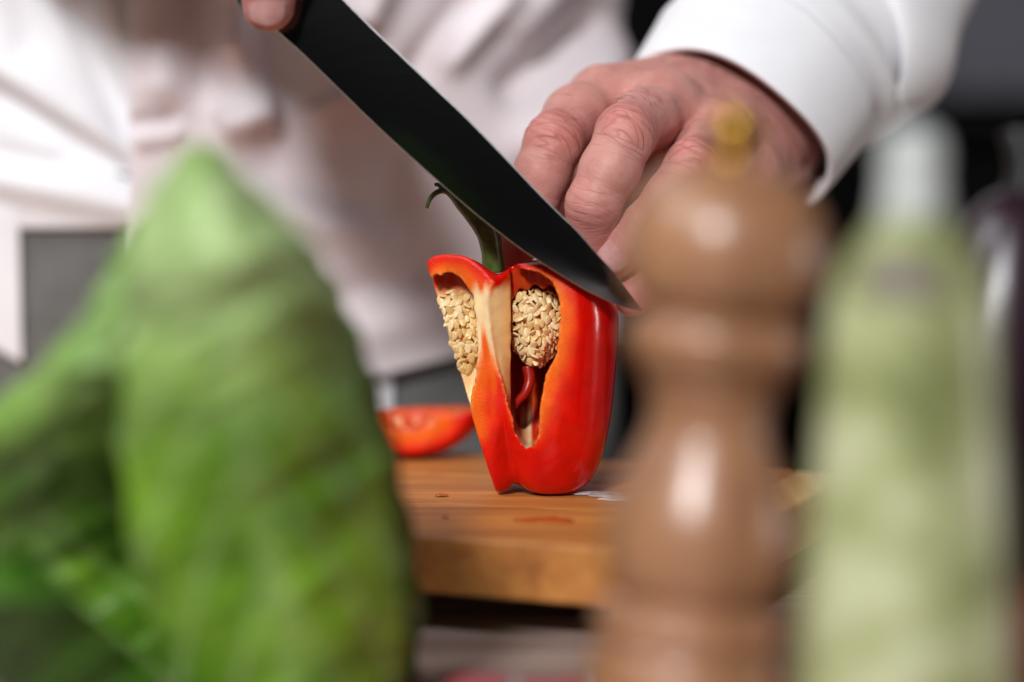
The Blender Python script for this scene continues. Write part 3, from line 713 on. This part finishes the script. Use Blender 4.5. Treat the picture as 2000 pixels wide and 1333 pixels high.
def cloth_loft(name, t0, t1, zlo, zhi, rx, ry, folds, mat, parent, nu, nv, wrap=False, th=.0016):
    tt = np.linspace(t0, t1, nu, endpoint=not wrap); uu = np.linspace(0, 1, nv)
    T, U = np.meshgrid(tt, uu, indexing='ij')
    zl = zlo(T) if callable(zlo) else zlo; Z = zl + (zhi - zl) * U
    pts = trunk(T, Z, rx, ry); px, py = project(pts)
    fd = foldfield(px, py, folds) * .001 * (np.sin(T) > -.2)
    g = vnoise(pts.reshape(-1, 3) * 18, 91).reshape(T.shape) * .0022 + vnoise(pts.reshape(-1, 3) * 45, 92).reshape(T.shape) * .0006
    nrm = np.stack([np.cos(T) / rx, -np.sin(T) / ry, 0 * T], -1); nrm /= np.linalg.norm(nrm, axis=-1)[..., None]
    return shell(name, (pts + nrm * (fd + g)[..., None])[:, ::-1], mat, parent, th, wrap)
RXJ, RYJ = .184, .098
def ztop(py, Y=.166): return P(1000, py, Y)[2]
jh = ztop(446)
jacket = cloth_loft('jacket', 0, 2 * math.pi, jh, .40, RXJ, RYJ, JF + RF, MAT['jacket'], person, 520, 260, True)
def th_at(px):                 # trunk angle whose apron front falls at this photo column
    X = np.linspace(.05, math.pi - .02, 3000); q = trunk(X, np.full(3000, .1), RXJ + .006, RYJ + .006); u, _ = project(q); return float(X[np.argmin(np.abs(u - px))])
ta, tb = th_at(1216), th_at(256)
def hem(T):
    q = trunk(T, 0 * T + .03, RXJ + .006, RYJ + .006); px, _ = project(q)
    return np.interp(px, [250, 680, 900, 1200], [ztop(760), ztop(752), ztop(700), ztop(690)])
apron = cloth_loft('apron', ta, tb, hem, .36, RXJ + .0065, RYJ + .0075, AF, MAT['apron'], person, 380, 280, False, .0014)
trs = cloth_loft('trousers', 0, 2 * math.pi, -.92, .10, RXJ + .004, RYJ - .003, [], MAT['trousers'], person, 120, 60, True)
# jacket tail hanging below the apron, seen left of the wedge
a_, b_ = th_at(776), th_at(600)
cloth_loft('jacket_tail', a_, b_, ztop(850), jh + .01, RXJ + .001, RYJ + .001, [], MAT['jacket'], jacket, 40, 30, False)
cloth_loft('jacket_tail', th_at(24), th_at(-110), lambda T: np.interp(T, [th_at(24), th_at(-110)], [ztop(712), ztop(640)]), jh + .01, RXJ + .001, RYJ + .001, [], MAT['jacket'], jacket, 40, 30, False)
def sleeve(C0, C1, C2, rad0, rad1, chord, name, seed, nlen=120):
    """tube of cloth from the cuff C0 to the elbow C1 and on to C2"""
    ax = spline([C0, C0 + (C1 - C0) * .33, C0 + (C1 - C0) * .66, C1, C2], nlen); t = np.gradient(ax, axis=0); t /= np.linalg.norm(t, axis=1)[:, None]
    n = 96; th = np.linspace(0, 2 * np.pi, n, endpoint=False); pts = np.zeros((n, nlen, 3)); s = np.linspace(0, 1, nlen)
    for i in range(nlen):
        a = unit(chord - t[i] * (chord @ t[i])); b = np.cross(t[i], a)
        R = rad0 + (rad1 - rad0) * s[i]
        cuff = .0018 * sstep(.245, .235, s[i])
        fold = .0035 * np.sin(s[i] * 46 + 2.2 * np.sin(th + seed) + seed) * sstep(.26, .36, s[i]) * (.5 + .5 * np.cos(th - 1.0)) + .004 * np.sin(2 * th + seed + s[i] * 9) * s[i]
        rr = R + cuff + fold
        pts[:, i] = ax[i] + (rr * np.cos(th))[:, None] * a + (rr * .86 * np.sin(th))[:, None] * b
    pts += (vnoise(pts.reshape(-1, 3) * 30, seed).reshape(n, nlen) * .002)[..., None]
    return shell(name, pts, MAT['jacket'], jacket, .0022, True)
cA = P(1250, 135, .088); cB = P(1585, 392, .072); C0 = .5 * (cA + cB)
sleeve(C0, P(1640, -60, .145), P(1690, -640, .235), .5 * np.linalg.norm(cB - cA), .056, unit(cB - cA), 'sleeve', 3)
c2 = RW * .001 + (RW2 - RW) * .0001
sleeve(c2, P(-200, -600, .19), P(-200, -1000, .27), .042, .062, unit([.3, .2, -.9]), 'sleeve', 5)
# ------------------------------------------------------------------ pepper mill (foreground, right of centre)
MY = -.245; ms = (MY - CAM[1]) / FPX
top = P(1437, 262, MY); botm = P(1345, 1290, MY); axd = unit(top - botm)
tz = (TZ + .0012 - top[2]) / axd[2]; foot = top + axd * tz                # where the axis meets the table
Hm = np.linalg.norm(top - foot)
def my(py): return Hm - (py - 262) * ms / 1.0                       # photo row -> height along the axis
bz = unit(axd); bx = unit(np.cross([0, 1, 0], bz)); by = np.cross(bz, bx); RM_ = np.stack([bx, by, bz], 1)
mill = empty('pepper_mill', foot, 'turned wooden pepper mill with brass knob, blurred in the foreground', 'pepper mill')
def mpart(name, prof, mat, sm=True):
    pr = spline([(r * ms, my(y)) for r, y in prof], len(prof) * 6) if sm else np.array([(r * ms, my(y)) for r, y in prof])
    pr[:, 0] = np.maximum(pr[:, 0], 0)
    v, q = lathe(pr, 72); return mk(name, v @ RM_.T + foot, q[:, ::-1], mat, mill)
mpart('knob', [(0, 207), (30, 210), (48, 230), (54, 256), (48, 282), (36, 298), (40, 318), (0, 319)], MAT['brass'])
mpart('head', [(0, 322), (70, 323), (110, 335), (165, 378), (194, 430), (204, 480), (200, 530), (180, 578), (150, 604), (134, 614), (0, 615)], MAT['mill'])
mpart('collar', [(0, 615.5), (134, 616), (166, 634), (176, 660), (172, 690), (156, 716), (130, 738), (0, 739)], MAT['mill'])
base_py = 262 + Hm / ms
mpart('body', [(0, 739.5), (129, 740), (122, 775), (119, 810), (122, 850), (140, 895), (160, 945), (180, 1005), (187, 1060), (184, 1110), (170, 1155), (152, 1184), (170, 1196), (190, 1216), (192, 1240), (182, 1262), (180, 1274), (192, 1292), (200, 1330), (206, 1420), (210, base_py - 60), (208, base_py), (0, base_py)], MAT['mill'])

# ------------------------------------------------------------------ lettuce (foreground, left)
def leaf_cols(p, u, v, seed, pale=.5):
    # low pale gives darker greens, painting shade into the lower leaves' colour
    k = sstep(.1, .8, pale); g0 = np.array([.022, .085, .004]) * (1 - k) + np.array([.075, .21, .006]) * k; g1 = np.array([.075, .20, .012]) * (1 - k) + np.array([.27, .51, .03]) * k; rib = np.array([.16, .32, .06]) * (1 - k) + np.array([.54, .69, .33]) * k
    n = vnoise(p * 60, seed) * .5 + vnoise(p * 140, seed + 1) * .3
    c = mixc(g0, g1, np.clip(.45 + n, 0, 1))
    side = np.abs((v * 7.5 + np.abs(u - .5) * 4.0) % 1 - .5) * 2
    vein = np.maximum(.25 * sstep(.10, .02, np.abs(u - .5 - .03 * np.sin(v * 9)) / (1.15 - v)), sstep(.75, .98, side) * .45)
    c = mixc(c, rib, np.clip(vein * .8 + pale * sstep(.35, .7, v) * sstep(1.0, .85, v) * .7, 0, 1))
    return c
lett = empty('lettuce', P(420, 1640, -.29) * np.array([1, 1, 0]) + np.array([0, 0, TZ]), 'large upright green lettuce head blurred in the left foreground', 'lettuce')
def leaf(rows, Y0, bow, lean, seed, ruf, pale=.5, nu=120, nv=200):
    rows = np.array(rows, float); vv = np.linspace(0, 1, nv); k = np.linspace(0, 1, len(rows))
    L = np.interp(vv, k, rows[:, 0]); R = np.interp(vv, k, rows[:, 1]); Yp = np.interp(vv, k, rows[:, 2])
    for a in (L, R, Yp): a[1:-1] = np.convolve(np.pad(a, 7, 'edge'), np.ones(15) / 15, 'valid')[1:-1]
    U = np.linspace(0, 1, nu); UU, VV = np.meshgrid(U, vv, indexing='ij'); e = (UU - .5) * 2
    PX = L[None] + (R - L)[None] * UU + 5 * np.abs(e)**3 * np.sin(VV * 55 + e * 2 + seed); PY = np.broadcast_to(Yp[None], PX.shape)
    y = Y0 + np.interp(vv, [p_[0] for p_ in lean], [p_[1] for p_ in lean])[None] + bow * e * e
    y = y + ruf * (np.abs(e)**2.5) * np.sin(VV * 34 + e * 5 + seed * 1.7)
    # crumpled blade: slanting puckers between the side veins, finer crinkles on top
    ca, sa = math.cos(.5), math.sin(.5); q1 = (PX * ca - PY * sa); q2 = (PX * sa + PY * ca)
    flat = lambda a_, b_, sd: vnoise(np.stack([a_.ravel(), b_.ravel(), np.full(a_.size, seed * 1.0)], 1), sd).reshape(PX.shape)
    y = y + ruf * (.75 * flat(q1 / 190, q2 / 62, seed) + .55 * flat(q1 / 110, q2 / 32, seed + 1) + .3 * flat(q1 / 70, q2 / 20, seed + 2))
    pts = np.zeros((nu, nv, 3))
    for i in range(nu):
        for j in range(nv): pts[i, j] = P(PX[i, j], PY[i, j], y[i, j])
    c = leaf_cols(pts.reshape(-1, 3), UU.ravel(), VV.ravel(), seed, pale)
    return shell('leaf', pts, MAT['leaf'], lett, .0007, False, {'Col': c})
leaf([(480, 640, 1640), (380, 760, 1420), (300, 800, 1250), (250, 775, 1050), (235, 745, 880), (235, 700, 720), (245, 665, 600), (250, 632, 500), (266, 566, 415), (312, 480, 340), (372, 424, 282)],
     -.275, .030, [(0, .075), (.2, .052), (.45, .018), (.7, .0), (.88, .012), (1, .035)], 3, .0020, .9)
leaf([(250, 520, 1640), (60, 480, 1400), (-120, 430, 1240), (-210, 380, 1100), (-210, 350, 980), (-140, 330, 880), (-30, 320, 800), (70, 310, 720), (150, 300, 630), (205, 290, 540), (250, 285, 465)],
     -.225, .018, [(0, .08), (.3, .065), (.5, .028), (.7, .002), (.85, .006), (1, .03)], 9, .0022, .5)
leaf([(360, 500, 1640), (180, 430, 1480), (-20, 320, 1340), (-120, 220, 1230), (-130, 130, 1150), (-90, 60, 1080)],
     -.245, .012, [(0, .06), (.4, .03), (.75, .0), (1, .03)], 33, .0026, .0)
leaf([(480, 640, 1640), (420, 800, 1380), (420, 830, 1200), (430, 800, 1000), (430, 760, 820), (440, 715, 680), (480, 660, 560), (540, 610, 490)],
     -.205, .02, [(0, .05), (.2, .045), (.45, .025), (.7, .006), (1, .03)], 21, .0024, .35)
leaf([(400, 560, 1640), (330, 620, 1300), (250, 600, 1000), (180, 540, 780), (190, 480, 600), (235, 430, 470), (320, 400, 380)],
     -.192, -.015, [(0, .045), (.3, .04), (.6, .01), (1, .03)], 27, .0024, .5)

# ------------------------------------------------------------------ pale green bottle (foreground, right)
BY = -.285; bs = (BY - CAM[1]) / FPX
bc = P(1778, 600, BY); basepx = project(np.array([bc[0], BY, TZ + .0005]))[1]
bottle = empty('bottle', (bc[0], BY, TZ), 'tall pale green bottle with whitish neck, blurred at the right', 'bottle')
m_bot = M('pale green bottle'); bco = m_bot.coord()
m_bot.base(m_bot.ramp(m_bot.noise(48, 3, bco), [(.36, (.18, .205, .07)), (.5, (.37, .395, .18)), (.62, (.55, .57, .35))]))
m_bot.set(Roughness=.38, Coat_Weight=.15, Coat_Roughness=.1, Subsurface_Weight=.2, Subsurface_Radius=(.6, 1, .4), Subsurface_Scale=.006); m_bot = m_bot.m
m_neck = m_plain('whitish bottle neck', (.55, .58, .56), .4, scale=60)
def bz_(py): return TZ + .0005 + (basepx - py) * bs
def bpart(name, prof, mat, par=bottle):
    pr = spline([(r * bs, bz_(y)) for r, y in prof], len(prof) * 6); pr[:, 0] = np.maximum(pr[:, 0], 0)
    v, q = lathe(pr, 64); return mk(name, v + np.array([bc[0], BY, 0]), q[:, ::-1], mat, par)
bpart('glass_body', [(0, 402), (66, 404), (94, 440), (124, 480), (148, 530), (161, 590), (168, 660), (176, 800), (190, 960), (205, 1120), (212, 1260), (214, 1380), (208, basepx - 20), (190, basepx), (0, basepx)], m_bot)
bpart('neck', [(0, 225), (30, 228), (52, 245), (60, 280), (58, 330), (62, 401), (0, 401.5)], m_neck)
v = []; a0, a1 = 1.25 * math.pi, 1.58 * math.pi
hh = np.linspace(bz_(545), bz_(478), 10); tt = np.linspace(a0, a1, 14)
pts = np.zeros((14, 10, 3))
for i, t_ in enumerate(tt):
    for j, h_ in enumerate(hh):
        py = basepx - (h_ - TZ - .0005) / bs; r_ = np.interp(py, [440, 480, 530, 590], [96, 126, 150, 163]) * bs + .0006; pts[i, j] = (bc[0] + r_ * math.cos(t_), BY + r_ * math.sin(t_), h_)
shell('label', pts, m_plain('dull mauve label', (.16, .12, .11), .6), bottle, .0004)

# ------------------------------------------------------------------ aubergine, tomato, napkin
ec_ = P(1950, 470, -.16)
def aub(p):
    t = np.clip((p[:, 2] + 75) / 130, 0, 1); c = np.stack([8 * t * t - 4, 0 * t, p[:, 2]], 1)
    r_ = np.hypot(p[:, 0] - c[:, 0], p[:, 1]); R = 31 - 14 * t**1.3
    g = ((r_ / R)**2.6 + np.abs((p[:, 2] + 10) / 66)**2.6)**(1 / 2.6); return (g - 1) * R + vnoise(p / 20, 3) * .6
v, q = sdf_mesh(aub, (-40, -36, -80), (40, 36, 62), 1.6)
aubr = empty('aubergine', (ec_[0], ec_[1], TZ), 'dark purple aubergine standing behind the pale bottle at right edge', 'aubergine')
offs = np.array([ec_[0], ec_[1], TZ]) - np.array([0, 0, v[:, 2].min() * .001])
zmx = v[:, 2].max() * .001; m_aub = m_plain('aubergine skin', (.022, .008, .014), .3, scale=30)
mk('fruit', v * .001 + offs, q, m_aub, aubr)
q2 = spline([(6, 0, 50), (7, 0, 60), (4, 1, 70)], 12); vv_, ff_ = tube(q2 * .001 + offs, np.linspace(.006, .004, 12), 12); mk('stalk', vv_, ff_, MAT['black'], aubr)
def tom(p):
    th = np.arctan2(p[:, 1], p[:, 0]); r_ = np.hypot(p[:, 0], p[:, 1])
    return np.sqrt(r_**2 + (p[:, 2] * 1.15)**2) - (28 + .8 * np.cos(5 * th) * np.clip(r_ / 20, 0, 1) - 3 * np.exp(-(r_ / 6)**2) * (p[:, 2] > 0))
v, q = sdf_mesh(tom, (-32, -32, -30), (32, 32, 30), 1.5); tcx = P(1968, 1080, -.22)[0] + .0285
tr_ = empty('tomato', (tcx, -.22, TZ), 'ripe red tomato just entering the frame at lower right', 'tomato')
tb_ = np.array([tcx, -.22, TZ - v[:, 2].min() * .001])
zt_ = P(1980, 1095, -.22)[2]
mk('fruit', v * .001 + tb_, q, m_plain('tomato skin', (.50, .015, .01), .15, scale=30, Subsurface_Weight=.15, Subsurface_Scale=.004), tr_)
for k in range(5):
    a_ = k * 2 * math.pi / 5; pp = [(0, 0, 22.5), (5 * math.cos(a_), 5 * math.sin(a_), 23.5), (12 * math.cos(a_ + .2), 12 * math.sin(a_ + .2), 24.2)]
    vv_, ff_ = tube(spline(pp, 10) * .001 + tb_, np.linspace(.0014, .0004, 10), 6); mk('sepal', vv_, ff_, MAT['stem'], tr_)
# red striped napkin in front of the board
nap = empty('napkin', (-.01, -.19, TZ), 'red and white striped napkin lying at the bottom edge', 'napkin')
m_red = m_cloth('red napkin stripe', (.42, .06, .07), (.50, .09, .10)); m_wht = m_cloth('pale napkin stripe', (.42, .38, .40), (.5, .46, .48))
x0 = P(872, 1312, -.128)[0]; xs = [x0, P(1000, 1312, -.128)[0], P(1014, 1312, -.128)[0], P(1130, 1312, -.128)[0], P(1144, 1312, -.128)[0], P(1260, 1312, -.128)[0]]
for k in range(5):
    nu, nv = 8, 40; X, Yg = np.meshgrid(np.linspace(xs[k] + .00008, xs[k + 1] - .00008, nu), np.linspace(-.28, -.149, nv), indexing='ij')
    Zg = TZ + .0022 + .0009 * np.sin(X * 160 + Yg * 60) + .0006 * np.sin(Yg * 140)
    shell('stripe', np.stack([X, Yg - .03 * X, Zg], -1), (m_red, m_wht)[k % 2], nap, .0012)
